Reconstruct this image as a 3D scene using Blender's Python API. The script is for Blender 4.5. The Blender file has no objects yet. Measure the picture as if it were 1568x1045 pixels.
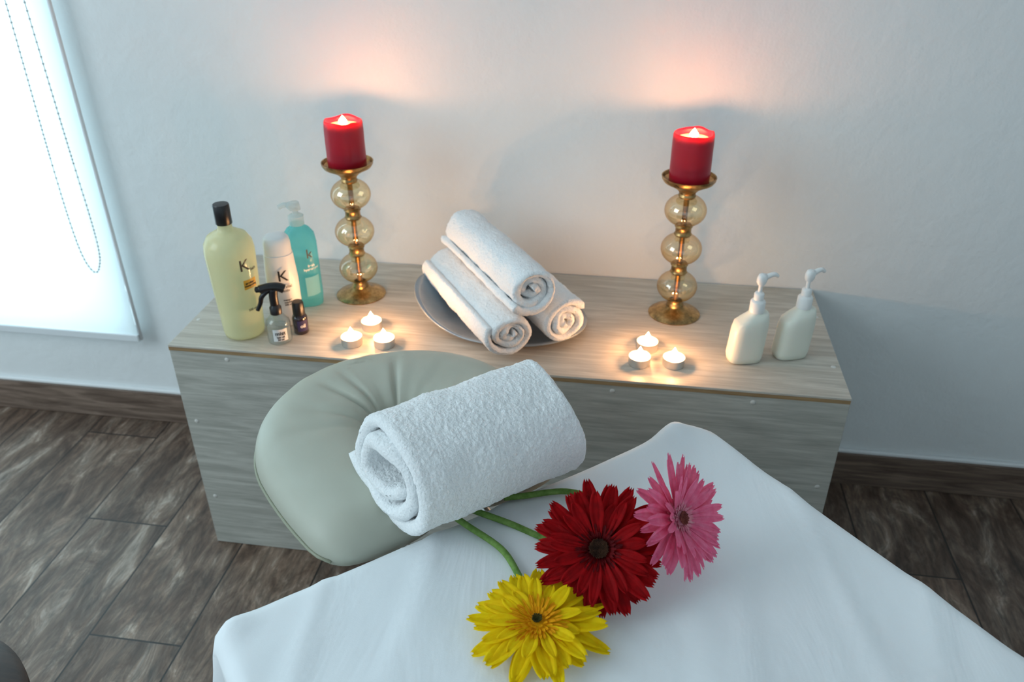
import bpy,bmesh,math,random
from mathutils import Vector,Matrix,noise,Euler
random.seed(7)
PI=math.pi
scene=bpy.context.scene
try: scene.view_settings.view_transform='Standard'
except Exception: pass
H=.491
# ---------------------------------------------------------------- helpers
def link(o,parent=None):
    bpy.context.collection.objects.link(o)
    if parent: o.parent=parent
    return o
def empty(name,loc=(0,0,0),rz=0):
    e=bpy.data.objects.new(name,None);e.empty_display_size=.05
    bpy.context.collection.objects.link(e);e.location=loc;e.rotation_euler=(0,0,rz);return e
def mesh(name,verts,faces,mat=None,parent=None,loc=(0,0,0),rot=(0,0,0),smooth=True,fix=True):
    me=bpy.data.meshes.new(name);me.from_pydata([tuple(v) for v in verts],[],faces);me.update()
    if fix:
        bm=bmesh.new();bm.from_mesh(me);bmesh.ops.recalc_face_normals(bm,faces=bm.faces);bm.to_mesh(me);bm.free()
    if smooth: me.polygons.foreach_set('use_smooth',[True]*len(me.polygons))
    if mat: me.materials.append(mat)
    o=bpy.data.objects.new(name,me);link(o,parent);o.location=loc;o.rotation_euler=rot
    return o
def lathe(name,prof,mat,parent=None,loc=(0,0,0),rot=(0,0,0),seg=56,sy=1.0,autos=True):
    V=[];F=[];rings=[]
    for r,z in prof:
        if r<1e-6: V.append((0,0,z));rings.append([len(V)-1])
        else:
            s=len(V)
            for i in range(seg):
                a=2*PI*i/seg;V.append((r*math.cos(a),r*math.sin(a)*sy,z))
            rings.append(list(range(s,s+seg)))
    for A,B in zip(rings,rings[1:]):
        for i in range(seg):
            j=(i+1)%seg
            if len(A)==1 and len(B)==1: continue
            if len(A)==1: F.append((A[0],B[i],B[j]))
            elif len(B)==1: F.append((A[i],A[j],B[0]))
            else: F.append((A[i],A[j],B[j],B[i]))
    o=mesh(name,V,F,mat,parent,loc,rot)
    if autos: sharp(o)
    return o
def sharp(o,ang=40):
    bm=bmesh.new();bm.from_mesh(o.data)
    for e in bm.edges:
        if len(e.link_faces)==2 and e.calc_face_angle(0)>math.radians(ang): e.smooth=False
    bm.to_mesh(o.data);bm.free()
def box(name,x0,x1,y0,y1,z0,z1,mat,parent=None,bev=0,loc=(0,0,0),rot=(0,0,0)):
    bm=bmesh.new();bmesh.ops.create_cube(bm,size=1)
    for v in bm.verts:
        v.co=Vector(((x0+x1)/2+v.co.x*(x1-x0),(y0+y1)/2+v.co.y*(y1-y0),(z0+z1)/2+v.co.z*(z1-z0)))
    if bev: bmesh.ops.bevel(bm,geom=bm.edges[:],offset=bev,segments=3,affect='EDGES',profile=.5)
    me=bpy.data.meshes.new(name);bm.to_mesh(me);bm.free()
    if mat: me.materials.append(mat)
    o=bpy.data.objects.new(name,me);link(o,parent);o.location=loc;o.rotation_euler=rot
    return o
def spow(x,p): return math.copysign(abs(x)**p,x)
def loft(name,secs,mat,parent=None,loc=(0,0,0),rot=(0,0,0),seg=48,cap=True):
    V=[];F=[]
    for s in secs:
        z,w,d,cx,cy,e=s[:6];sl=s[6] if len(s)>6 else 0
        for i in range(seg):
            a=2*PI*i/seg
            x=spow(math.cos(a),2/e)*w/2;y=spow(math.sin(a),2/e)*d/2
            V.append((cx+x,cy+y,z+sl*x))
    n=len(secs)
    for k in range(n-1):
        for i in range(seg):
            j=(i+1)%seg;F.append((k*seg+i,k*seg+j,(k+1)*seg+j,(k+1)*seg+i))
    if cap:
        F.append(tuple(range(seg))[::-1]);F.append(tuple(range((n-1)*seg,n*seg)))
    o=mesh(name,V,F,mat,parent,loc,rot);sharp(o,50);return o
def catmull(P,n=8):
    P=[Vector(p) for p in P];Q=[P[0]*2-P[1]]+P+[P[-1]*2-P[-2]];out=[]
    for i in range(1,len(Q)-2):
        for k in range(n):
            t=k/n;a,b,c,d=Q[i-1],Q[i],Q[i+1],Q[i+2]
            out.append(.5*((2*b)+(c-a)*t+(2*a-5*b+4*c-d)*t*t+(3*b-a-3*c+d)*t**3))
    out.append(P[-1]);return out
def tube(name,P,rad,mat,parent=None,loc=(0,0,0),seg=12,sm=8):
    pts=catmull(P,sm) if sm else [Vector(p) for p in P]
    V=[];F=[];n=len(pts);prev=None
    for i,p in enumerate(pts):
        t=(pts[min(i+1,n-1)]-pts[max(i-1,0)]).normalized()
        if prev is None: a=t.orthogonal().normalized()
        else: a=(prev-t*prev.dot(t)).normalized()
        prev=a;b=t.cross(a);r=rad(i/(n-1)) if callable(rad) else rad
        for k in range(seg):
            an=2*PI*k/seg;V.append(p+(a*math.cos(an)+b*math.sin(an))*r)
    for i in range(n-1):
        for k in range(seg):
            j=(k+1)%seg;F.append((i*seg+k,i*seg+j,(i+1)*seg+j,(i+1)*seg+k))
    F.append(tuple(range(seg)));F.append(tuple(range((n-1)*seg,n*seg)))
    return mesh(name,V,F,mat,parent,loc)
def frange(a,b,n): return [a+(b-a)*i/(n-1) for i in range(n)]
# ---------------------------------------------------------------- materials
def M(name,col=(.8,.8,.8),rough=.5,**k):
    m=bpy.data.materials.new(name);m.use_nodes=True
    b=m.node_tree.nodes['Principled BSDF']
    b.inputs['Base Color'].default_value=(*col,1);b.inputs['Roughness'].default_value=rough
    for kk,v in k.items():
        nm=kk.replace('_',' ')
        b.inputs[nm].default_value=(*v,1) if isinstance(v,tuple) and len(v)==3 and 'Radius' not in nm else v
    return m
class NT:
    def __init__(s,m): s.t=m.node_tree;s.b=s.t.nodes.get('Principled BSDF')
    def n(s,ty,**k):
        x=s.t.nodes.new(ty)
        for a,v in k.items(): setattr(x,a,v)
        return x
    def l(s,a,b): s.t.links.new(a,b)
    def coord(s,scale=(1,1,1),rot=(0,0,0),loc=(0,0,0),kind='Object'):
        c=s.n('ShaderNodeTexCoord');mp=s.n('ShaderNodeMapping')
        mp.inputs['Scale'].default_value=scale;mp.inputs['Rotation'].default_value=rot;mp.inputs['Location'].default_value=loc
        s.l(c.outputs[kind],mp.inputs[0]);return mp.outputs[0]
    def noise(s,vec,scale,detail=4,rough=.5,dist=0):
        x=s.n('ShaderNodeTexNoise');x.inputs['Scale'].default_value=scale;x.inputs['Detail'].default_value=detail
        x.inputs['Roughness'].default_value=rough;x.inputs['Distortion'].default_value=dist
        s.l(vec,x.inputs['Vector']);return x.outputs['Fac']
    def ramp(s,fac,stops):
        r=s.n('ShaderNodeValToRGB');e=r.color_ramp.elements
        while len(e)<len(stops): e.new(.5)
        for el,(p,c) in zip(e,stops): el.position=p;el.color=(*c,1)
        s.l(fac,r.inputs[0]);return r.outputs[0]
    def bump(s,h,strength,dist,base=None):
        b=s.n('ShaderNodeBump');b.inputs['Strength'].default_value=strength;b.inputs['Distance'].default_value=dist
        s.l(h,b.inputs['Height'])
        if base: s.l(base,b.inputs['Normal'])
        return b.outputs[0]
    def math(s,op,a,b=None,c=None):
        x=s.n('ShaderNodeMath',operation=op)
        for i,v in enumerate((a,b,c)):
            if v is None: continue
            if isinstance(v,(int,float)): x.inputs[i].default_value=v
            else: s.l(v,x.inputs[i])
        return x.outputs[0]
    def mix(s,f,a,b,mode='MIX'):
        x=s.n('ShaderNodeMix',data_type='RGBA',blend_type=mode)
        for i,v in ((0,f),(6,a),(7,b)):
            if isinstance(v,(int,float)): x.inputs[i].default_value=v
            elif isinstance(v,tuple): x.inputs[i].default_value=(*v,1)
            else: s.l(v,x.inputs[i])
        return x.outputs[2]
def wall_mat():
    m=M('plaster_white',(.80,.81,.82),.8);t=NT(m);c=t.coord()
    a=t.noise(c,90,3);b=t.noise(c,14,4,.6)
    n1=t.bump(a,.3,.002);n2=t.bump(b,.5,.006,n1);t.l(n2,t.b.inputs['Normal'])
    f=t.noise(c,3,3);t.l(t.ramp(f,[(.3,(.765,.795,.805)),(.7,(.79,.825,.835))]),t.b.inputs['Base Color']);return m
def floor_mat():
    m=M('wood_look_tile',(.2,.15,.12),.38);t=NT(m)
    c=t.n('ShaderNodeTexCoord');sp=t.n('ShaderNodeSeparateXYZ');t.l(c.outputs['Object'],sp.inputs[0])
    X=t.math('DIVIDE',t.math('ADD',sp.outputs[0],.13),.185)
    col=t.math('FLOOR',X);fx=t.math('FRACT',X)
    Y=t.math('DIVIDE',t.math('ADD',t.math('ADD',sp.outputs[1],.66),t.math('MULTIPLY',col,.29)),.9)
    row=t.math('FLOOR',Y);fy=t.math('FRACT',Y)
    cb=t.n('ShaderNodeCombineXYZ');t.l(col,cb.inputs[0]);t.l(row,cb.inputs[1])
    wn=t.n('ShaderNodeTexWhiteNoise',noise_dimensions='2D');t.l(cb.outputs[0],wn.inputs['Vector'])
    off=t.n('ShaderNodeVectorMath',operation='MULTIPLY_ADD');t.l(wn.outputs['Color'],off.inputs[0]);off.inputs[1].default_value=(7,7,7);t.l(c.outputs['Object'],off.inputs[2])
    mp=t.n('ShaderNodeMapping');mp.inputs['Scale'].default_value=(1,.16,1);t.l(off.outputs[0],mp.inputs[0])
    mp2=t.n('ShaderNodeMapping');mp2.inputs['Scale'].default_value=(1,.38,1);t.l(off.outputs[0],mp2.inputs[0])
    g=t.noise(mp.outputs[0],75,6,.7,.8);bl=t.noise(mp2.outputs[0],15,6,.72,1.0)
    base=t.ramp(bl,[(.30,(.048,.028,.020)),(.45,(.105,.068,.049)),(.57,(.18,.132,.102)),(.68,(.38,.32,.27))])
    gr=t.ramp(g,[(.3,(.38,.38,.38)),(.5,(1,1,1)),(.7,(1.65,1.65,1.65))])
    cc=t.mix(1.0,base,gr,'MULTIPLY')
    tone=t.ramp(wn.outputs['Value'],[(0,(.75,.74,.74)),(1,(1.25,1.2,1.15))])
    cc=t.mix(1.0,cc,tone,'MULTIPLY')
    ex=t.math('MULTIPLY',t.math('MINIMUM',fx,t.math('SUBTRACT',1,fx)),.185)
    ey=t.math('MULTIPLY',t.math('MINIMUM',fy,t.math('SUBTRACT',1,fy)),.9)
    ed=t.math('MINIMUM',ex,ey);gm=t.math('LESS_THAN',ed,.0018)
    t.l(t.mix(gm,cc,(.018,.013,.011)),t.b.inputs['Base Color'])
    hh=t.math('SUBTRACT',t.math('MULTIPLY',g,.5),gm);t.l(t.bump(hh,.7,.0018),t.b.inputs['Normal'])
    t.l(t.math('ADD',t.math('MULTIPLY',g,.35),.28),t.b.inputs['Roughness']);return m
def lam_mat(name,lo,hi,seed=0,rough=.45):
    m=M(name,hi,rough);t=NT(m)
    a=t.noise(t.coord((1.2,14,14),loc=(seed,seed,0)),5,6,.6,.8)
    b=t.noise(t.coord((2.5,60,60),loc=(0,seed,seed)),6,4,.6)
    c1=t.ramp(a,[(.32,lo),(.5,tuple((x+y)/2 for x,y in zip(lo,hi))),(.62,hi)])
    c2=t.ramp(b,[(.3,(.86,.86,.86)),(.6,(1.03,1.03,1.03))])
    t.l(t.mix(1.0,c1,c2,'MULTIPLY'),t.b.inputs['Base Color']);t.l(t.bump(b,.2,.0006),t.b.inputs['Normal']);return m
def terry_mat():
    m=M('terry_cotton',(.90,.92,.93),.95,Sheen_Weight=.3);t=NT(m);c=t.coord()
    a=t.noise(c,380,2,.55);v=t.n('ShaderNodeTexVoronoi');v.inputs['Scale'].default_value=300;t.l(c,v.inputs['Vector'])
    n1=t.bump(a,.7,.0022);n2=t.bump(v.outputs['Distance'],.4,.0013,n1);t.l(n2,t.b.inputs['Normal'])
    t.l(t.ramp(a,[(.3,(.83,.86,.88)),(.6,(.92,.94,.95))]),t.b.inputs['Base Color']);return m
def cloth_mat():
    m=M('sheet_cotton',(.87,.91,.94),.85,Sheen_Weight=.1);t=NT(m);c=t.coord()
    a=t.noise(c,900,2);b=t.noise(t.coord((1,.35,1),rot=(0,0,.7)),14,4,.55,.5)
    t.l(t.bump(b,.45,.008,t.bump(a,.15,.0006)),t.b.inputs['Normal']);return m
def vinyl_mat():
    m=M('sage_vinyl',(.44,.48,.39),.46,Specular_IOR_Level=.4);t=NT(m);c=t.coord()
    a=t.noise(c,350,3);b=t.noise(c,9,2,.5,.3)
    t.l(t.bump(b,.18,.006,t.bump(a,.12,.0005)),t.b.inputs['Normal'])
    s=t.noise(c,13,3,.6);t.l(t.ramp(s,[(.27,(.34,.34,.28)),(.34,(.455,.465,.39)),(.8,(.475,.485,.41))]),t.b.inputs['Base Color']);return m
def brass_mat():
    m=M('aged_brass',(.45,.27,.10),.32,Metallic=1.0);t=NT(m);c=t.coord()
    a=t.noise(c,60,5,.7);t.l(t.ramp(a,[(.3,(.16,.11,.055)),(.5,(.40,.25,.10)),(.7,(.66,.43,.19))]),t.b.inputs['Base Color'])
    t.l(t.bump(a,.2,.001),t.b.inputs['Normal']);t.l(t.math('ADD',t.math('MULTIPLY',a,.35),.15),t.b.inputs['Roughness']);return m
def thin_glass(name,tint,refl=.06,rcol=(1,1,1),rough=.03,edge=.6,edgetint=None):
    m=bpy.data.materials.new(name);m.use_nodes=True;t=NT(m);t.t.nodes.remove(t.b)
    lw=t.n('ShaderNodeLayerWeight');lw.inputs[0].default_value=.5
    fac=lw.outputs['Facing']
    tr=t.n('ShaderNodeBsdfTransparent')
    t.l(t.mix(t.math('POWER',fac,2.5),tint,edgetint or tint),tr.inputs[0])
    gl=t.n('ShaderNodeBsdfGlossy');gl.inputs['Color'].default_value=(*rcol,1);gl.inputs['Roughness'].default_value=rough
    f=t.math('MINIMUM',t.math('ADD',t.math('MULTIPLY',t.math('POWER',fac,5.0),edge),refl),1.0)
    mx=t.n('ShaderNodeMixShader');t.l(f,mx.inputs[0]);t.l(tr.outputs[0],mx.inputs[1]);t.l(gl.outputs[0],mx.inputs[2])
    t.l(mx.outputs[0],t.t.nodes['Material Output'].inputs[0]);return m
def liquid_mat(name,tint,body,k):
    m=bpy.data.materials.new(name);m.use_nodes=True;t=NT(m)
    t.b.inputs['Base Color'].default_value=(*body,1);t.b.inputs['Roughness'].default_value=.12
    tr=t.n('ShaderNodeBsdfTransparent');tr.inputs[0].default_value=(*tint,1)
    tl=t.n('ShaderNodeBsdfTranslucent');tl.inputs[0].default_value=(*body,1)
    m1=t.n('ShaderNodeMixShader');m1.inputs[0].default_value=.4;t.l(t.b.outputs[0],m1.inputs[1]);t.l(tl.outputs[0],m1.inputs[2])
    m2=t.n('ShaderNodeMixShader');m2.inputs[0].default_value=k;t.l(m1.outputs[0],m2.inputs[1]);t.l(tr.outputs[0],m2.inputs[2])
    t.l(m2.outputs[0],t.t.nodes['Material Output'].inputs[0]);return m
def flame_mat():
    m=bpy.data.materials.new('flame');m.use_nodes=True;t=NT(m);t.t.nodes.remove(t.b)
    e=t.n('ShaderNodeEmission');e.inputs[0].default_value=(1,.72,.34,1);e.inputs[1].default_value=10
    tr=t.n('ShaderNodeBsdfTransparent');ad=t.n('ShaderNodeAddShader')
    t.l(e.outputs[0],ad.inputs[0]);t.l(tr.outputs[0],ad.inputs[1]);t.l(ad.outputs[0],t.t.nodes['Material Output'].inputs[0]);return m
def petal_mat(name,c0,c1,trans=.3):
    m=bpy.data.materials.new(name);m.use_nodes=True;t=NT(m)
    c=t.coord();n=t.noise(c,120,4,.6)
    cc=t.ramp(n,[(.3,c0),(.7,c1)]);t.l(cc,t.b.inputs['Base Color']);t.b.inputs['Roughness'].default_value=.6
    t.b.inputs['Specular IOR Level'].default_value=.12
    tl=t.n('ShaderNodeBsdfTranslucent');t.l(cc,tl.inputs[0]);mx=t.n('ShaderNodeMixShader');mx.inputs[0].default_value=trans
    t.l(t.b.outputs[0],mx.inputs[1]);t.l(tl.outputs[0],mx.inputs[2]);t.l(mx.outputs[0],t.t.nodes['Material Output'].inputs[0]);return m
def blind_mat():
    m=bpy.data.materials.new('blind_fabric');m.use_nodes=True;t=NT(m)
    t.b.inputs['Base Color'].default_value=(.82,.88,.9,1);t.b.inputs['Roughness'].default_value=.8
    tl=t.n('ShaderNodeBsdfTranslucent');tl.inputs[0].default_value=(.88,.97,.99,1)
    mx=t.n('ShaderNodeMixShader');mx.inputs[0].default_value=.6
    c=t.coord();w=t.noise(c,600,2);t.l(t.bump(w,.2,.0005),t.b.inputs['Normal'])
    t.l(t.b.outputs[0],mx.inputs[1]);t.l(tl.outputs[0],mx.inputs[2]);t.l(mx.outputs[0],t.t.nodes['Material Output'].inputs[0]);return m
wallM=wall_mat();floorM=floor_mat();terry=terry_mat();cloth=cloth_mat();vinyl=vinyl_mat();brass=brass_mat()
topM=lam_mat('pale_oak_top',(.45,.41,.35),(.61,.57,.50),3)
frontM=lam_mat('pale_oak_front',(.38,.38,.34),(.54,.54,.49),9)
edgeM=lam_mat('raw_edge',(.26,.16,.08),(.42,.28,.14),5)
baseM=lam_mat('baseboard_tile',(.09,.058,.042),(.25,.18,.14),2)
darkwood=lam_mat('dark_wood',(.02,.012,.01),(.05,.03,.022),4)
whitepl=M('white_plastic',(.84,.86,.85),.3)
cream=M('cream_plastic',(.76,.79,.70),.35,Subsurface_Weight=.1)
blackpl=M('black_plastic',(.012,.012,.014),.3)
screwM=M('screw_cap_grey',(.66,.65,.61),.5)
ink=M('label_ink',(.02,.02,.02),.5)
gold=M('label_gold',(.75,.42,.05),.4)
whitelab=M('label_white',(.8,.82,.82),.5)
flameM=flame_mat()
redwax=M('red_wax',(.40,.003,.020),.4,Subsurface_Weight=.7,Subsurface_Radius=(.03,.003,.003),Subsurface_Scale=.5)
moltenM=M('molten_red_wax_glow',(.95,.30,.16),.15,Emission_Color=(1,.40,.15),Emission_Strength=1.7)  # emission and paler colour stand in for flame light scattered in the wax
tealwax=M('tealight_wax_glow',(.95,.85,.66),.2,Emission_Color=(1,.70,.36),Emission_Strength=1.4)  # wax given its own glow in place of flame light shining through it
alu=M('aluminium',(.8,.8,.8),.3,Metallic=1.0)
wick=M('wick',(.02,.015,.01),.9)
bulbM=thin_glass('amber_glass',(.98,.86,.64),.20,(1,.95,.88),.012,.5,(.60,.36,.14))
clearM=thin_glass('clear_glass',(.93,.96,.97),.05,edgetint=(.7,.75,.77))
# ---------------------------------------------------------------- room
def quadbox_wall():
    x0,x1,z0,z1=-2.6,2.3,0,2.6;a,b,c,d=-1.5,-.345,.28,2.15;T=.16
    V=[];F=[]
    def q(*p):
        s=len(V);V.extend(p);F.append((s,s+1,s+2,s+3))
    for y in (0,T):
        q((x0,y,z0),(a,y,z0),(a,y,z1),(x0,y,z1));q((b,y,z0),(x1,y,z0),(x1,y,z1),(b,y,z1))
        q((a,y,z0),(b,y,z0),(b,y,c),(a,y,c));q((a,y,d),(b,y,d),(b,y,z1),(a,y,z1))
    q((a,0,c),(b,0,c),(b,T,c),(a,T,c));q((a,0,d),(b,0,d),(b,T,d),(a,T,d))
    q((a,0,c),(a,0,d),(a,T,d),(a,T,c));q((b,0,c),(b,0,d),(b,T,d),(b,T,c))
    q((x0,0,z0),(x0,T,z0),(x0,T,z1),(x0,0,z1));q((x1,0,z0),(x1,T,z0),(x1,T,z1),(x1,0,z1));q((x0,0,z1),(x1,0,z1),(x1,T,z1),(x0,T,z1))
    return mesh('wall_back',V,F,wallM,smooth=False,fix=False)
quadbox_wall()
box('floor',-2.6,2.3,-4.4,.16,-.05,0,floorM)
box('wall_right',2.3,2.4,-4.4,.16,-.05,2.6,wallM)
box('ceiling',-2.6,2.4,-4.4,.16,2.6,2.68,wallM)
box('baseboard_left',-2.6,-.002,-.012,-.0005,0.0005,.088,baseM,bev=.002)
box('baseboard_right',1.202,2.299,-.012,-.0005,0.0005,.088,baseM,bev=.002)
grout=M('white_grout',(.8,.82,.83),.8)
box('trim_1',-2.6,-.002,-.009,-.0005,.088,.096,grout,bev=.002)
box('trim_2',1.202,2.299,-.009,-.0005,.088,.096,grout,bev=.002)
w=empty('window_1',(-.9225,.125,1.215))
fr=M('window_frame_white',(.8,.82,.84),.4)
for n,a in (('frame_left',(-.576,-.55,-.015,.015,-.933,.933)),('frame_right',(.55,.576,-.015,.015,-.933,.933)),('frame_bottom',(-.55,.55,-.015,.015,-.933,-.905)),('frame_top',(-.55,.55,-.015,.015,.905,.933))):
    box(n,*a,fr,w,bev=.003)
box('glass_pane',-.55,.55,-.003,.003,-.905,.905,clearM,w)
rb=empty('roller_blind',(-.94,-.032,1.2));bm_=blind_mat()
V=[];F=[];nx,nz=30,60
for j in range(nz+1):
    for i in range(nx+1):
        x=-.62+1.24*i/nx;z=-.93+1.98*j/nz
        V.append((x,.0035*math.sin(z*2.2+x*1.5)+.0015*math.sin(x*9),z))
for j in range(nz):
    for i in range(nx):
        s=j*(nx+1)+i;F.append((s,s+1,s+nx+2,s+nx+1))
mesh('fabric',V,F,bm_,rb,fix=False)
box('bottom_bar',-.62,.62,-.007,.005,-.945,-.925,M('bar_white',(.75,.8,.83),.4),rb,bev=.003)
lathe('roller_tube',[(0,-.62),(.022,-.62),(.022,.62),(0,.62)],fr,rb,loc=(0,0,1.06),rot=(0,PI/2,0))
tube('side_channel',[(.622,.002,-.94),(.622,.001,0),(.622,.002,1.05)],.004,fr,rb,sm=4)
def chain():
    P=catmull([(.545,-.035,1.0),(.553,-.035,.3),(.557,-.034,-.1),(.552,-.034,-.5),(.556,-.034,-.68),(.572,-.034,-.742),(.592,-.034,-.735),(.605,-.034,-.66),(.600,-.034,-.4),(.59,-.034,.2),(.577,-.034,1.0)],40)
    out=[P[0]];acc=0
    for p,q in zip(P,P[1:]):
        acc+=(q-p).length
        if acc>.0078: out.append(q);acc=0
    bm=bmesh.new()
    for p in out: bmesh.ops.create_icosphere(bm,subdivisions=1,radius=.0026,matrix=Matrix.Translation(p))
    me=bpy.data.meshes.new('bead_chain');bm.to_mesh(me);bm.free();me.materials.append(M('chain_plastic',(.55,.60,.62),.4))
    o=bpy.data.objects.new('bead_chain',me);link(o,rb)
    tube('chain_cord',P[::10],.0009,me.materials[0],rb,sm=0,seg=6)
chain()
# ---------------------------------------------------------------- cabinet
cab=empty('wooden_storage_box',(0,0,0))
box('front_panel',0,1.2,-.396,-.380,.001,.480,frontM,cab,bev=.0012)
box('side_panel_left',0,.016,-.380,-.004,.001,.480,frontM,cab,bev=.001)
box('side_panel_right',1.184,1.2,-.380,-.004,.001,.480,frontM,cab,bev=.001)
box('back_panel',.016,1.184,-.016,-.004,.001,.480,frontM,cab)
box('top_panel',0,1.2,-.397,-.003,.4865,.491,topM,cab,bev=.0008)
box('top_edge_band',.0005,1.1995,-.3972,-.0035,.480,.4865,edgeM,cab)
def screw(x,y,z,top):
    lathe('screw_cap',[(0,.0010),(.0036,.0008),(.0045,0)],screwM,cab,loc=(x,y,z),rot=(0,0,0) if top else (PI/2,0,0),seg=20)
for x in (.11,.81,1.045): screw(x,-.3962,.468,False)
for x,z in ((.02,.32),(.02,.13),(1.18,.30)): screw(x,-.3962,z,False)
for x,y in ((.012,-.30),(1.188,-.30),(1.188,-.12)): screw(x,y,.491,True)
# ---------------------------------------------------------------- candle holders
def flame(parent,z,s=1.0,h=1.0):
    lathe('flame',[(0,z),(.0022*s,z+.002*h),(.0040*s,z+.006*h),(.0036*s,z+.010*h),(.0020*s,z+.015*h),(0,z+.021*h)],flameM,parent,seg=16)
def plight(name,loc,e,col=(1,.40,.17),r=.005):
    l=bpy.data.lights.new(name,'POINT');l.energy=e;l.color=col;l.shadow_soft_size=r
    o=bpy.data.objects.new(name,l);bpy.context.collection.objects.link(o);o.location=loc;return o
def holder(x,y,rz):
    e=empty('candle_holder',(x,y,H),rz)
    prof=[(0,.001),(.049,.0005),(.0495,.002),(.047,.004),(.040,.008),(.030,.012),(.022,.015),(.017,.019),(.016,.024),(.0135,.027),(.0135,.030),(.0115,.031)]
    lathe('base',prof,brass,e)
    lathe('inner_rod',[(.0050,.03),(.0050,.255)],brass,e,seg=20)
    for zc in (.060,.138,.214):
        pr=[]
        for k in range(25):
            a=-PI/2+PI*k/24;r=.038*math.cos(a)
            pr.append((max(r,.0125),zc+.030*math.sin(a)))
        lathe('glass_bulb',pr,bulbM,e,autos=False)
    for zc in (.099,.176):
        lathe('collar',[(.006,zc-.013),(.0135,zc-.012),(.0165,zc-.008),(.0145,zc-.005),(.0145,zc+.004),(.0165,zc+.007),(.0135,zc+.011),(.006,zc+.012)],brass,e)
    lathe('top_cup',[(.006,.236),(.014,.238),(.016,.242),(.0145,.246),(.016,.250),(.022,.256),(.034,.263),(.044,.268),(.0475,.273),(.0485,.278),(.0465,.278),(.044,.272),(.034,.2685),(0,.2685)],brass,e)
    return e
def candle(x,y,seed):
    e=empty('red_pillar_candle',(x,y,H+.2690))
    seg=72;prof=[(0,0),(.034,0),(.0355,.002),(.0358,.02),(.0358,.045),(.0358,.070),(.0352,.0835),(.0340,.087),(.0320,.0868),(.0305,.083),(.0285,.078),(.026,.0760)]
    V=[];F=[];rings=[]
    for k,(r,z) in enumerate(prof):
        if r==0: V.append((0,0,z));rings.append([len(V)-1]);continue
        s=len(V)
        for i in range(seg):
            a=2*PI*i/seg;dz=0
            if 5<=k<=9: dz=.0022*noise.noise(Vector((math.cos(a)*1.3+seed,math.sin(a)*1.3,seed)))*2
            dr=.0006*noise.noise(Vector((math.cos(a)*2,math.sin(a)*2+seed,z*40)))
            V.append(((r+dr)*math.cos(a),(r+dr)*math.sin(a),z+dz))
        rings.append(list(range(s,s+seg)))
    for A,B in zip(rings,rings[1:]):
        for i in range(seg):
            j=(i+1)%seg
            if len(A)==1: F.append((A[0],B[i],B[j]))
            else: F.append((A[i],A[j],B[j],B[i]))
    mesh('wax_body',V,F,redwax,e)
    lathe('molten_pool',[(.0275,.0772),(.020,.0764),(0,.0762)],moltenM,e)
    tube('wick',[(0,0,.075),(.0004,0,.079),(.001,.0005,.082)],.0009,wick,e,sm=3,seg=8)
    flame(e,.0775,2.0,.85)
    plight('candle_light',(x,y,H+.269+.0850),.72)
holder(.290,-.152,.3);candle(.290,-.152,1.3)
holder(.917,-.144,1.1);candle(.917,-.144,5.1)
def tealight(x,y):
    e=empty('tealight_candle',(x,y,H+.0005))
    lathe('metal_cup',[(0,0),(.0185,0),(.019,.001),(.0192,.015),(.0197,.0158),(.0190,.016),(.0186,.014),(.0184,.002),(0,.0015)],alu,e,seg=48)
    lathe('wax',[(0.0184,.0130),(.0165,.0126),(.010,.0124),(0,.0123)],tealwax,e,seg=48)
    tube('wick',[(0,0,.011),(.0003,0,.015),(.0008,0,.018)],.0007,wick,e,sm=3,seg=8)
    flame(e,.0145,1.6,1.0)
    plight('tealight_light',(x,y,H+.0290),.40,(1,.47,.19),.005)
for x,y in ((.333,-.345),(.352,-.283),(.393,-.341),(.853,-.338),(.866,-.285),(.912,-.333)): tealight(x,y)
# ---------------------------------------------------------------- bottles
def text_on(parent,s,size,r,ang,z,mat,rz=0):
    cu=bpy.data.curves.new('tmp','FONT');cu.body=s;cu.size=size;cu.align_x='CENTER';cu.align_y='CENTER';cu.offset=.0002
    o=bpy.data.objects.new('tmp',cu);bpy.context.collection.objects.link(o)
    bpy.context.view_layer.update()
    me=bpy.data.meshes.new_from_object(o.evaluated_get(bpy.context.evaluated_depsgraph_get()))
    bpy.data.objects.remove(o)
    for v in me.vertices:
        a=ang+v.co.x/r;h=v.co.y
        v.co=Vector((math.cos(a)*(r+.0006),math.sin(a)*(r+.0006),z+h))
    me.name='label_text';me.materials.clear();me.materials.append(mat)
    ob=bpy.data.objects.new('label_text',me);link(ob,parent);return ob
def patch(name,parent,r,ang,wa,z0,z1,mat,off=.0004):
    V=[];F=[];n=14
    for i in range(n+1):
        a=ang-wa/2/r+wa/r*i/n
        for z in (z0,z1): V.append((math.cos(a)*(r+off),math.sin(a)*(r+off),z))
    for i in range(n): F.append((2*i,2*i+2,2*i+3,2*i+1))
    return mesh(name,V,F,mat,parent,fix=False)
A0=math.radians(-61)
b=empty('shampoo_bottle',(.121,-.332,H+.0005))
yel=liquid_mat('pale_yellow_shampoo',(.97,.95,.68),(.84,.83,.58),.18)
lathe('bottle_body',[(0,.002),(.030,.0),(.0355,.003),(.037,.010),(.0385,.05),(.041,.10),(.043,.150),(.0435,.168),(.0415,.183),(.034,.196),(.022,.203),(.014,.206),(.0125,.212),(.0125,.222)],yel,b,autos=False)
lathe('cap',[(.0135,.218),(.0142,.219),(.0142,.252),(.0132,.254),(0,.2545)],blackpl,b)
text_on(b,'K',.030,.0430,A0+.46,.150,ink);text_on(b,'bain',.008,.0435,A0+.86,.140,ink)
patch('gold_label',b,.0420,A0+.62,.026,.104,.122,gold)
text_on(b,'specifique\nshampooing',.005,.0422,A0+.62,.113,ink)
text_on(b,'250 ml',.006,.0395,A0+.55,.062,ink)
b=empty('conditioner_bottle',(.187,-.282,H+.0005))
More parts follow.
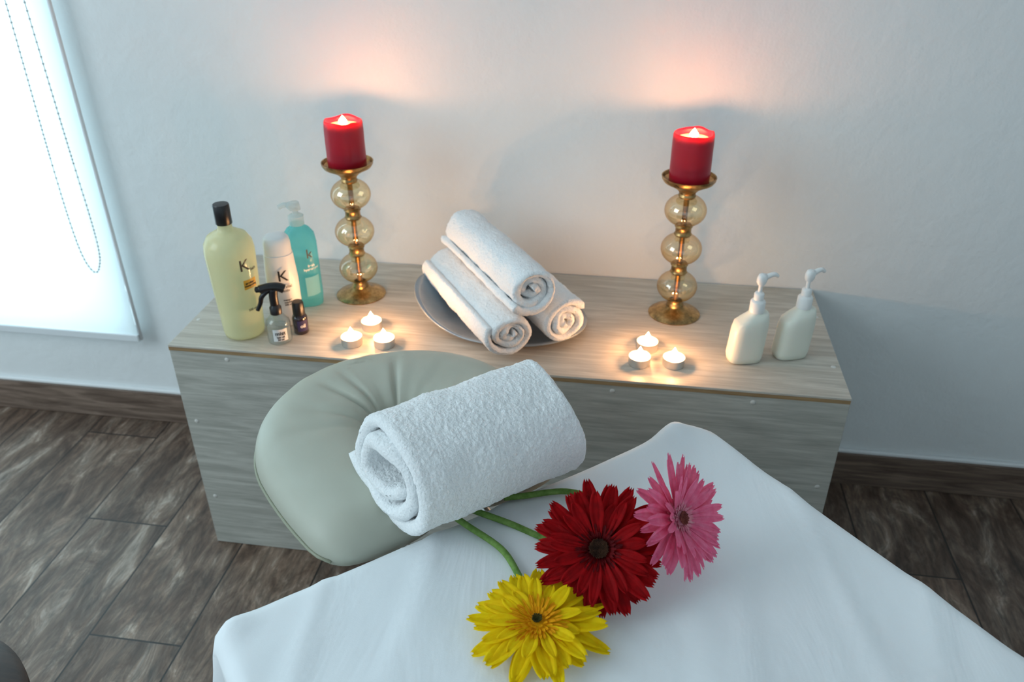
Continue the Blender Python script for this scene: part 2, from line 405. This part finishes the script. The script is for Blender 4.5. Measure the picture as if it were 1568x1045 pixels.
loft('bottle_body',[(0,.050,.036,0,0,2.4),(.002,.054,.040,0,0,2.4),(.02,.058,.044,0,0,2.4),(.09,.059,.046,0,0,2.3),(.14,.053,.045,0,0,2.2),(.144,.052,.045,0,0,2.2)],whitepl,b,rot=(0,0,.5))
loft('cap',[(.144,.050,.043,0,0,2.2),(.165,.049,.042,0,0,2.2),(.174,.045,.038,0,0,2.2),(.179,.036,.030,0,0,2.2),(.181,.02,.016,0,0,2.2)],whitepl,b,rot=(0,0,.5))
text_on(b,'K',.030,.0285,A0+.0,.108,ink);text_on(b,'lait vital\nsoin',.0075,.0285,A0+.1,.083,ink);text_on(b,'masque\nnutritif\n200 ml',.005,.0285,A0+.1,.055,ink)
b=empty('hand_gel_bottle',(.197,-.205,H+.0005))
blu=liquid_mat('aqua_gel',(.50,.90,.90),(.22,.66,.68),.6)
loft('bottle_body',[(0,.052,.036,0,0,3.2),(.003,.060,.042,0,0,3.2),(.02,.063,.044,0,0,3.2),(.13,.063,.044,0,0,3.2),(.148,.058,.042,0,0,3),(.160,.042,.034,0,0,2.6),(.166,.026,.026,0,0,2),(.172,.024,.024,0,0,2)],blu,b,rot=(0,0,.35))
trpl=liquid_mat('frosted_plastic',(.9,.95,.95),(.75,.82,.83),.45)
lathe('collar',[(.013,.168),(.0145,.169),(.0145,.186),(.012,.188),(.006,.189),(.005,.200),(0,.200)],trpl,b)
loft('pump_head',[(.198,.022,.018,0,0,2.4),(.206,.026,.020,-.003,0,2.4),(.212,.022,.016,-.002,0,2.4),(.214,.014,.010,0,0,2)],trpl,b,rot=(0,0,.35))
tube('nozzle',[(-.008,0,.206),(-.020,-.004,.207),(-.028,-.007,.203)],.005,trpl,b)
text_on(b,'k',.026,.033,A0+.35,.118,ink);text_on(b,'fresh\nhygiene gel',.007,.033,A0+.4,.09,whitelab);patch('label',b,.0325,A0+.4,.030,.03,.07,liquid_mat('label_aqua',(.6,.9,.9),(.4,.75,.78),.3))
b=empty('spray_bottle',(.199,-.352,H+.0005))
lathe('glass_body',[(0,.002),(.019,0),(.0215,.002),(.022,.008),(.022,.036),(.0205,.044),(.014,.051),(.009,.054),(.009,.060)],clearM,b)
lathe('liquid',[(0,.004),(.0200,.004),(.0203,.03),(0,.030)],liquid_mat('clear_liquid',(.9,.93,.92),(.7,.75,.74),.75),b)
patch('label',b,.0222,A0,.026,.010,.034,whitelab);text_on(b,'mist',.011,.0228,A0,.026,ink);text_on(b,'hair oil\n50 ml',.005,.0228,A0,.016,ink)
sh=math.radians(200)
lathe('collar',[(.009,.056),(.0105,.057),(.0105,.070),(.008,.073),(.007,.080),(0,.080)],blackpl,b)
h=empty('trigger_head',(0,0,0));h.parent=b;h.rotation_euler=(0,0,sh)
tube('head_body',[(-.020,0,.104),(-.010,0,.109),(.006,0,.110),(.022,0,.107)],lambda t:.0085-.001*t,blackpl,h)
tube('head_neck',[(0,0,.075),(0,0,.092),(-.002,0,.106)],.0080,blackpl,h)
lathe('nozzle',[(0,0),(.0055,0),(.0055,.007),(.003,.009),(0,.009)],blackpl,h,loc=(.021,0,.107),rot=(0,PI/2,0),seg=24)
tube('trigger',[(.008,0,.104),(.020,0,.092),(.024,0,.080),(.031,0,.066)],lambda t:.0048-.0012*t,blackpl,h)
b=empty('essential_oil_vial',(.226,-.317,H+.0005))
lathe('glass_body',[(0,0),(.0125,0),(.014,.002),(.014,.032),(.012,.037),(.008,.040)],M('dark_amber_glass',(.018,.010,.016),.12,Coat_Weight=.6),b)
lathe('cap',[(.0095,.038),(.0112,.039),(.0106,.062),(.009,.065),(0,.0655)],blackpl,b)
patch('label',b,.0141,A0+.2,.020,.008,.030,M('label_navy',(.03,.025,.09),.4));text_on(b,'oil',.010,.0144,A0+.2,.019,whitelab)
def lotion(x,y,rz,nz):
    b=empty('lotion_pump_bottle',(x,y,H+.0005),rz);b.scale=(1,1,1.07)
    loft('bottle_body',[(0,.050,.032,0,0,3.2),(.002,.057,.038,0,0,3.2),(.012,.061,.042,0,0,3.2),(.058,.060,.042,.003,0,3.2,.0),(.074,.057,.040,.004,0,3.2,.16),(.081,.050,.036,.006,0,3,.30),(.087,.036,.028,.009,0,2.4,.25),(.090,.024,.024,.010,0,2,.1),(.093,.022,.022,.010,0,2)],cream,b)
    lathe('collar',[(.0115,.090),(.0128,.091),(.0128,.108),(.0115,.110),(.0085,.112),(.0085,.122),(.007,.124),(.0035,.125),(.0035,.142),(0,.142)],whitepl,b,loc=(.010,0,0))
    h=empty('pump_head',(.010,0,0),nz-rz);h.parent=b
    loft('head',[(.138,.012,.012,0,0,2),(.142,.016,.014,0,0,2.3),(.150,.018,.014,.001,0,2.3),(.155,.014,.011,.001,0,2.2),(.157,.006,.005,0,0,2)],whitepl,h,seg=28)
    tube('spout',[(.004,0,.149),(.014,0,.153),(.022,0,.154),(.028,0,.150)],lambda t:.0048-.0018*t,whitepl,h)
lotion(1.034,-.298,.25,.3);lotion(1.116,-.272,.35,.45)
# ---------------------------------------------------------------- towels
def rolled(name,R,pitch,th,turns,L,sy,sz,phi_out,n,m,amp,tail=0,loc=(0,0,0),rz=0,seed=0,tele=.004,squ=2.0,ry=0,irr=.05):
    phs=[phi_out-2*PI*turns*i/(n-1) for i in range(n)]
    mid=[]
    for ph in phs:
        k=(phi_out-ph)/(2*PI)
        r=R-th/2-pitch*k
        r*=1+irr*noise.noise(Vector((math.cos(ph)*.9,math.sin(ph)*.9,seed+k*.6)))
        c,s=math.cos(ph),math.sin(ph)
        mid.append(Vector((r*spow(c,2/squ)*sy,r*spow(s,2/squ if s<0 else 1)*sz)))
    if tail:
        idx=min(range(n),key=lambda i:abs(phs[i]-(-PI*.5)))
        base=mid[idx].copy();ln=[0]*n
        for i in range(idx-1,-1,-1): ln[i]=ln[i+1]+(mid[i+1]-mid[i]).length
        for i in range(idx):
            d=ln[i];mid[i]=Vector((base.x+d,base.y+tail*d*min(1,d/.03)))
    V=[];F=[];xs=[]
    e=th*.5;ne=5
    for j in range(ne): a=PI/2*j/ne;xs.append((e*(1-math.cos(a)),max(.12,math.sin(a))))
    mm=m-2*ne
    for j in range(mm+1): xs.append((e+(L-2*e)*j/mm,1.0))
    for j in range(ne-1,-1,-1): a=PI/2*j/ne;xs.append((L-e*(1-math.cos(a)),max(.12,math.sin(a))))
    nrm=[]
    for i in range(n):
        t=(mid[max(i-1,0)]-mid[min(i+1,n-1)]).normalized();nrm.append(Vector((t.y,-t.x)))
    for (x,tf) in xs:
        fr=x/L
        for side in (1,-1):
            rng=range(n) if side==1 else range(n-1,-1,-1)
            for i in rng:
                en=min(i,n-1-i);ef=math.sqrt(max(.05,1-(1-min(en*((2*PI*R*turns)/n)/(th*.5),1))**2))
                p=mid[i]+nrm[i]*side*th*.5*tf*ef
                ph=phs[i]
                xo=x+tele*noise.noise(Vector((ph*.35,seed,0)))*(1-2*fr)*2+(tele*.6*noise.noise(Vector((ph*.8,seed+9,0))))
                v=Vector((xo,p.x,p.y))
                dsp=amp*(noise.noise(v*300+Vector((seed,0,side)))+.6*noise.noise(v*140+Vector((seed,3,side))))+amp*2.2*noise.noise(v*28+Vector((seed,7,0)))
                v+=Vector((0,nrm[i].x,nrm[i].y))*side*dsp
                V.append(v)
    N=2*n
    for j in range(len(xs)-1):
        for i in range(N):
            k=(i+1)%N;F.append((j*N+i,j*N+k,(j+1)*N+k,(j+1)*N+i))
    for base in (0,(len(xs)-1)*N):
        for i in range(n-1):
            F.append((base+i,base+i+1,base+N-2-i,base+N-1-i))
    return mesh(name,V,F,terry,None,loc,(0,ry,rz))
U=Vector((.757,.653));VV=Vector((.653,-.757))
def bw(u,v,z): return Vector((u*U.x+v*VV.x,u*U.y+v*VV.y,z))
aU=math.atan2(.653,.757)
rolled('rolled_towel',.0845,.0205,.0175,2.45,.232,1.04,.86,-.25,500,160,.0012,tail=.32,loc=bw(-.155,1.040,.664),rz=aU,seed=3.3,tele=.010,squ=2.3,irr=.12)
ax=math.atan2(.83,-.56)
for (x,y,z,po,sd) in ((.632,-.372,.551,.5,1.1),(.722,-.318,.551,2.6,2.2),(.669,-.362,.631,-.4,4.4)):
    rolled('rolled_towel',.0490,.0145,.0138,2.7,.315,1.0,.95,po,330,110,.0012,loc=(x,y,z),rz=ax,seed=sd,tele=.008,irr=.16)
def tray():
    a,b=.172,.118;V=[(0,0,.004)];F=[];nr,ns=16,96
    for k in range(1,nr+1):
        r=k/nr
        for i in range(ns):
            t=2*PI*i/ns;x=a*r*math.cos(t);y=b*r*math.sin(t)
            rim=.006+.042*max(0,-math.cos(t))**2+.006*max(0,math.cos(t))**2
            V.append((x,y,.004+rim*max(0,(r-.5)/.5)**1.5))
    for i in range(ns): F.append((0,1+i,1+(i+1)%ns))
    for k in range(nr-1):
        for i in range(ns):
            j=(i+1)%ns;F.append((1+k*ns+i,1+k*ns+j,1+(k+1)*ns+j,1+(k+1)*ns+i))
    m=M('silver_grey_dish',(.30,.33,.36),.25,Metallic=.35);t=NT(m);f=t.noise(t.coord(),18,4)
    t.l(t.ramp(f,[(.3,(.25,.29,.33)),(.7,(.35,.40,.44))]),t.b.inputs['Base Color'])
    o=mesh('oval_tray',V,F,m,None,(.585,-.210,H+.0040),(0,0,math.radians(-16)))
    s=o.modifiers.new('s','SOLIDIFY');s.thickness=.0035;s.offset=1
tray()
# ---------------------------------------------------------------- massage table
zb=.58
u0,u1,v0,v1=-.367,.303,1.071,2.92
mt=empty('massage_table',(0,0,0))
def obox(name,ua,ub,va,vb,z0,z1,mat,parent,bev=.01):
    c=bw((ua+ub)/2,(va+vb)/2,0)
    return box(name,-(ub-ua)/2,(ub-ua)/2,-(vb-va)/2,(vb-va)/2,z0,z1,mat,parent,bev,loc=(c.x,c.y,0),rot=(0,0,aU))
obox('padded_top',u0+.012,u1-.012,v0+.012,v1-.012,.515,.570,vinyl,mt,.02)
obox('frame',u0+.03,u1-.03,v0+.03,v1-.03,.46,.515,darkwood,mt,.004)
for uu in (u0+.07,u1-.07):
    for v_ in (v0+.14,v1-.14): obox('leg',uu-.022,uu+.022,v_-.022,v_+.022,.001,.46,darkwood,mt,.004)
def sheet():
    mg=.26;mh=.085;V=[];F=[]
    nu=int((u1-u0+2*mg)/.008);nv=int((v1-v0+mg+mh)/.010)
    re=.012
    for j in range(nv+1):
        for i in range(nu+1):
            u=u0-mg+(u1-u0+2*mg)*i/nu;v=v0-mh+(v1-v0+mg+mh)*j/nv
            rc=.022 if u<0 else .045
            qu=min(max(u,u0+rc),u1-rc);qv=min(max(v,v0+rc),v1-rc)
            du,dv=u-qu,v-qv;d=math.hypot(du,dv)
            wr=.0035*noise.noise(Vector((u*3.0,v*3,1)))+.0024*noise.noise(Vector((u*9+v*4,v*4-u*3,2)))
            rr=noise.noise(Vector(((u*.8+v*.6)*9,(v*.8-u*.6)*2.2,5)));wr+=.0035*max(0,1-abs(rr)*6)
            r2=noise.noise(Vector(((u*.3-v*.9)*7,(v*.3+u*.9)*2,8)));wr+=.0025*max(0,1-abs(r2)*7)
            if d<=rc-re:
                V.append(bw(u,v,zb+wr));continue
            nu_,nv_=du/d,dv/d;s=d-(rc-re)
            if s<re*PI/2:
                a=s/re;ro=rc-re+re*math.sin(a);z=zb-re*(1-math.cos(a))
            else:
                s2=s-re*PI/2;per=u*nv_-v*nu_
                wv=math.sin(per*26+2*noise.noise(Vector((per*5,0,1))))*.010*min(1,s2/.12)
                if abs(nu_)>.15 and abs(nv_)>.15: wv+=.02*min(1,s2/.1)
                if nv_<-.5: wv*=.3
                ro=rc+.004+max(-.004,wv+.006*min(1,s2/.1));z=zb-re-s2
            V.append(bw(qu+nu_*ro,qv+nv_*ro,z+wr))
    for (pk,hh,ss) in ((bw(.250,1.082,0),.013,.026),(bw(-.35,1.085,0),.006,.020)):
        for p in V:
            d=math.hypot(p.x-pk.x,p.y-pk.y)
            if d<.12: p.z+=hh*math.exp(-(d/ss)**2)
    for j in range(nv):
        for i in range(nu):
            s=j*(nu+1)+i;F.append((s,s+1,s+nu+2,s+nu+1))
    o=mesh('white_bed_sheet',V,F,cloth,None,fix=False)
    md=o.modifiers.new('s','SOLIDIFY');md.thickness=.001
sheet()
def cradle():
    e=empty('face_cradle',(0,0,0))
    uc,vc,r=-.060,.876,.118;hw,hh=.075,.040;zc=.575
    path=[];vend=1.058
    for t in frange(0,1,24)[:-1]: path.append((uc-r+.022*(1-t)**2,vend+(vc-vend)*t,(-1,0)))
    for a in frange(PI,2*PI,90)[:-1]: path.append((uc+r*math.cos(a),vc+r*math.sin(a),(math.cos(a),math.sin(a))))
    for t in frange(0,1,24): path.append((uc+r-.040*t*t,vc+(vend-vc)*t,(1,0)))
    V=[];F=[];k=56;n=len(path);seam=[]
    for i,(pu,pv,(nu_,nv_)) in enumerate(path):
        en=min(i,n-1-i);ef=math.sqrt(max(.02,1-(1-min(1,en/6))**2))
        s=i/(n-1)
        for q in range(k):
            a=2*PI*q/k;c=spow(math.cos(a),2/2.5);sn=spow(math.sin(a),2/2.3)
            w=hw*c*(.6+.4*ef);h=hh*sn*ef
            if sn>0:
                inner=max(0,-c*.8+.45)
                for s0,wd_,dp in ((.40,.012,.010),(.455,.010,.007),(.585,.012,.010),(.52,.03,.003),(.30,.014,.005),(.22,.02,.003)):
                    h-=dp*math.exp(-((s-s0-.01*c)/wd_)**2)*inner*sn
                h+=.003*noise.noise(Vector((s*6,c*1.2,3)))+.0012*noise.noise(Vector((s*26,c*2.5,6)))
            V.append(bw(pu+nu_*w,pv+nv_*w,zc+h))
        seam.append(bw(pu+nu_*(hw*(.6+.4*ef)+.001),pv+nv_*(hw*(.6+.4*ef)+.001),zc-.006))
    for i in range(n-1):
        for q in range(k):
            j=(q+1)%k;F.append((i*k+q,i*k+j,(i+1)*k+j,(i+1)*k+q))
    F.append(tuple(range(k)));F.append(tuple(range((n-1)*k,n*k)))
    mesh('horseshoe_cushion',V,F,vinyl,e)
    tube('seam_piping',seam[2:-2:2],.0022,M('piping',(.30,.31,.23),.5),e,sm=0,seg=8)
    obox('platform',uc-.12,uc+.10,.76,.97,.522,.533,darkwood,e,.004)
    for uu in (uc-.06,uc+.06): tube('support_rod',[bw(uu,.85,.512),bw(uu,1.0,.500),bw(uu,1.099,.49)],.008,alu,e)
cradle()
# ---------------------------------------------------------------- gerberas
def gerbera(name,c,nrm,spin,R,layers,cols,disc,stem,seed):
    rnd=random.Random(seed);c=Vector(c);e=empty(name,c)
    q=Vector(nrm).normalized().to_track_quat('Z','Y').to_matrix()@Matrix.Rotation(spin,3,'Z')
    def petals(nm,specs,mat):
        V=[];F=[]
        for (cnt,r0,L,w,lift,curl,ph,zo) in specs:
            for i in range(cnt):
                a=2*PI*(i+ph)/cnt+rnd.uniform(-.08,.08);l=L*rnd.uniform(.86,1.08);ww=w*rnd.uniform(.85,1.12)
                li=lift+rnd.uniform(-.10,.10);cu=curl+rnd.uniform(-.15,.15);tw=rnd.uniform(-.3,.3);yb=rnd.uniform(-.08,.08)
                b0=len(V);nt,ns=12,8
                for j in range(nt+1):
                    t=j/nt;wd=ww*(.30+.70*min(1,(t/.55))**.8)*(math.sqrt(max(0,1-((t-.55)/.47)**2)) if t>.55 else 1)
                    for s in range(ns+1):
                        k=s/ns*2-1
                        x=r0+l*t;y=k*wd/2
                        if t>.85: x+=l*.03*(t-.85)/.15*math.cos(k*PI*2)
                        z=zo+l*(li*t-cu*t*t)+ww*(.22*k*k)*(1-.3*t)+ww*.07*math.cos(k*PI*3)
                        z+=k*tw*wd*.5*t;y+=yb*l*t*t
                        V.append(q@Vector((x*math.cos(a)-y*math.sin(a),x*math.sin(a)+y*math.cos(a),z)))
                for j in range(nt):
                    for s in range(ns):
                        p=b0+j*(ns+1)+s;F.append((p,p+1,p+ns+2,p+ns+1))
        return mesh(nm,V,F,mat,e,fix=False)
    petals('outer_petals',layers,cols[0])
    rr=disc[0];ri=disc[1]
    petals('inner_florets',[(32,rr*.80,rr*.75,.0036,.50,.25,0,.002),(28,rr*.60,rr*.65,.0030,.8,.3,.4,.003),(24,rr*.42,rr*.5,.0028,1.0,.3,.2,.003),(18,max(ri*.9,rr*.25),rr*.36,.0024,1.2,.3,.2,.003)],cols[1])
    bm=bmesh.new()
    nn=int(150*(ri/.0098)**2)+20
    for i in range(nn):
        t=(i+.5)/nn;r=ri*math.sqrt(t);a=i*2.39996
        mm=Matrix.Translation(q@Vector((r*math.cos(a),r*math.sin(a),.0055+.0035*t)))@Matrix.Diagonal((1,1,1.5,1))
        bmesh.ops.create_icosphere(bm,subdivisions=1,radius=.00085,matrix=mm)
    me=bpy.data.meshes.new('disc_florets');bm.to_mesh(me);bm.free();me.materials.append(cols[2]);o=bpy.data.objects.new('disc_florets',me);link(o,e)
    dm=lathe('disc_base',[(0,.005),(rr*.4,.0045),(rr*.75,.003),(rr,.0)],cols[1],e,seg=32);dm.rotation_euler=q.to_euler()
    cl=lathe('calyx',[(0,-.018),(.005,-.017),(.010,-.011),(.0145,-.004),(.012,.0)],stemM,e,seg=28);cl.rotation_euler=q.to_euler()
    n=Vector(nrm).normalized()
    P=[c-n*.014,c-n*.03]+[Vector(p) for p in stem]
    tube('stem',[p-c for p in P],lambda t:.0040-.0006*(1-t),stemM,e)
stemM=petal_mat('stem_green',(.12,.24,.05),(.24,.40,.11),.1)
redP=petal_mat('petal_crimson',(.24,.001,.003),(.42,.002,.005),.25);redI=petal_mat('floret_crimson',(.06,.001,.003),(.16,.004,.006),.1);blk=petal_mat('disc_dark',(.010,.005,.004),(.07,.03,.015),0)
yelP=petal_mat('petal_yellow',(.95,.62,.002),(1.0,.76,.008),.3);yelI=petal_mat('floret_amber',(.82,.30,.003),(.95,.48,.008),.2);ydk=petal_mat('disc_olive',(.02,.02,.006),(.10,.09,.02),0)
pnkP=petal_mat('petal_pink',(.90,.14,.29),(.97,.28,.45),.3);pnkI=petal_mat('floret_pink',(.85,.22,.36),(.95,.50,.55),.2);pdk=petal_mat('disc_maroon',(.06,.01,.015),(.30,.08,.06),0)
gerbera('gerbera_daisy',(.809,-.943,.638),(.0,-.62,.78),.2,.07,[(19,.010,.060,.0175,.10,.14,0,-.002),(18,.010,.056,.0165,.22,.16,.5,.0),(17,.009,.044,.0135,.42,.18,.25,.002)],(redP,redI,blk),(.0195,.0100),[(.79,-.905,.604),(.749,-.886,.589),(.705,-.868,.589),(.667,-.855,.589),(.648,-.848,.589)],1)
gerbera('gerbera_daisy',(.754,-1.018,.604),(-.04,-.10,1),.1,.07,[(16,.010,.059,.0200,.02,.10,0,-.002),(15,.010,.054,.0185,.16,.16,.5,.0),(13,.009,.036,.0135,.30,.15,.25,.002)],(yelP,yelI,ydk),(.0205,.0050),[(.745,-.985,.592),(.725,-.945,.589),(.700,-.909,.589),(.655,-.878,.589),(.635,-.864,.589)],2)
gerbera('gerbera_daisy',(.890,-.900,.652),(.72,-.38,.56),.0,.068,[(21,.010,.056,.0135,.16,.10,0,-.002),(20,.010,.052,.0130,.36,.12,.5,.0),(18,.009,.036,.0100,.65,.15,.25,.002)],(pnkP,pnkI,pdk),(.0160,.007),[(.85,-.86,.610),(.81,-.82,.594),(.764,-.802,.589),(.712,-.818,.589),(.690,-.824,.589)],3)
# ---------------------------------------------------------------- stool corner at lower left
st=empty('wooden_stool',(.049,-1.156,0))
lathe('seat',[(0,.425),(.150,.425),(.160,.432),(.160,.444),(.152,.450),(0,.450)],darkwood,st,seg=72)
for a in (.6,.6+PI/2,.6+PI,.6+1.5*PI):
    tube('leg',[(.10*math.cos(a),.10*math.sin(a),.427),(.12*math.cos(a),.12*math.sin(a),.001)],.014,darkwood,st,sm=0)
# ---------------------------------------------------------------- lights
wd=bpy.data.worlds.new('w');scene.world=wd;wd.use_nodes=True
bg=wd.node_tree.nodes['Background'];bg.inputs[0].default_value=(.72,.90,1,1);bg.inputs[1].default_value=.78
def area(name,loc,target,sx,sy,e,col,spread=None):
    l=bpy.data.lights.new(name,'AREA');l.shape='RECTANGLE';l.size=sx;l.size_y=sy;l.energy=e;l.color=col
    if spread: l.spread=spread
    o=bpy.data.objects.new(name,l);bpy.context.collection.objects.link(o);o.location=loc
    o.rotation_euler=(Vector(target)-Vector(loc)).to_track_quat('-Z','Y').to_euler();return o
area('daylight_outside',(-.94,.40,1.23),(-.94,0,1.23),1.8,2.4,54,(.78,.95,1))
area('side_fill',(-1.8,-1.9,1.9),(.3,-.6,.5),1.5,1.5,32,(.78,.93,1))  # added fill lamp out of view on the left, no window there
# ---------------------------------------------------------------- camera
cd=bpy.data.cameras.new('camera');cam=bpy.data.objects.new('camera',cd);bpy.context.collection.objects.link(cam)
cam.location=(.812,-1.571,1.263);cam.rotation_euler=(math.radians(59.14),math.radians(.116),math.radians(8.444))
cd.sensor_width=36;cd.lens=1254/1568*36;cd.clip_start=.02
cd.dof.use_dof=True;cd.dof.focus_distance=1.0;cd.dof.aperture_fstop=6.3
scene.camera=cam
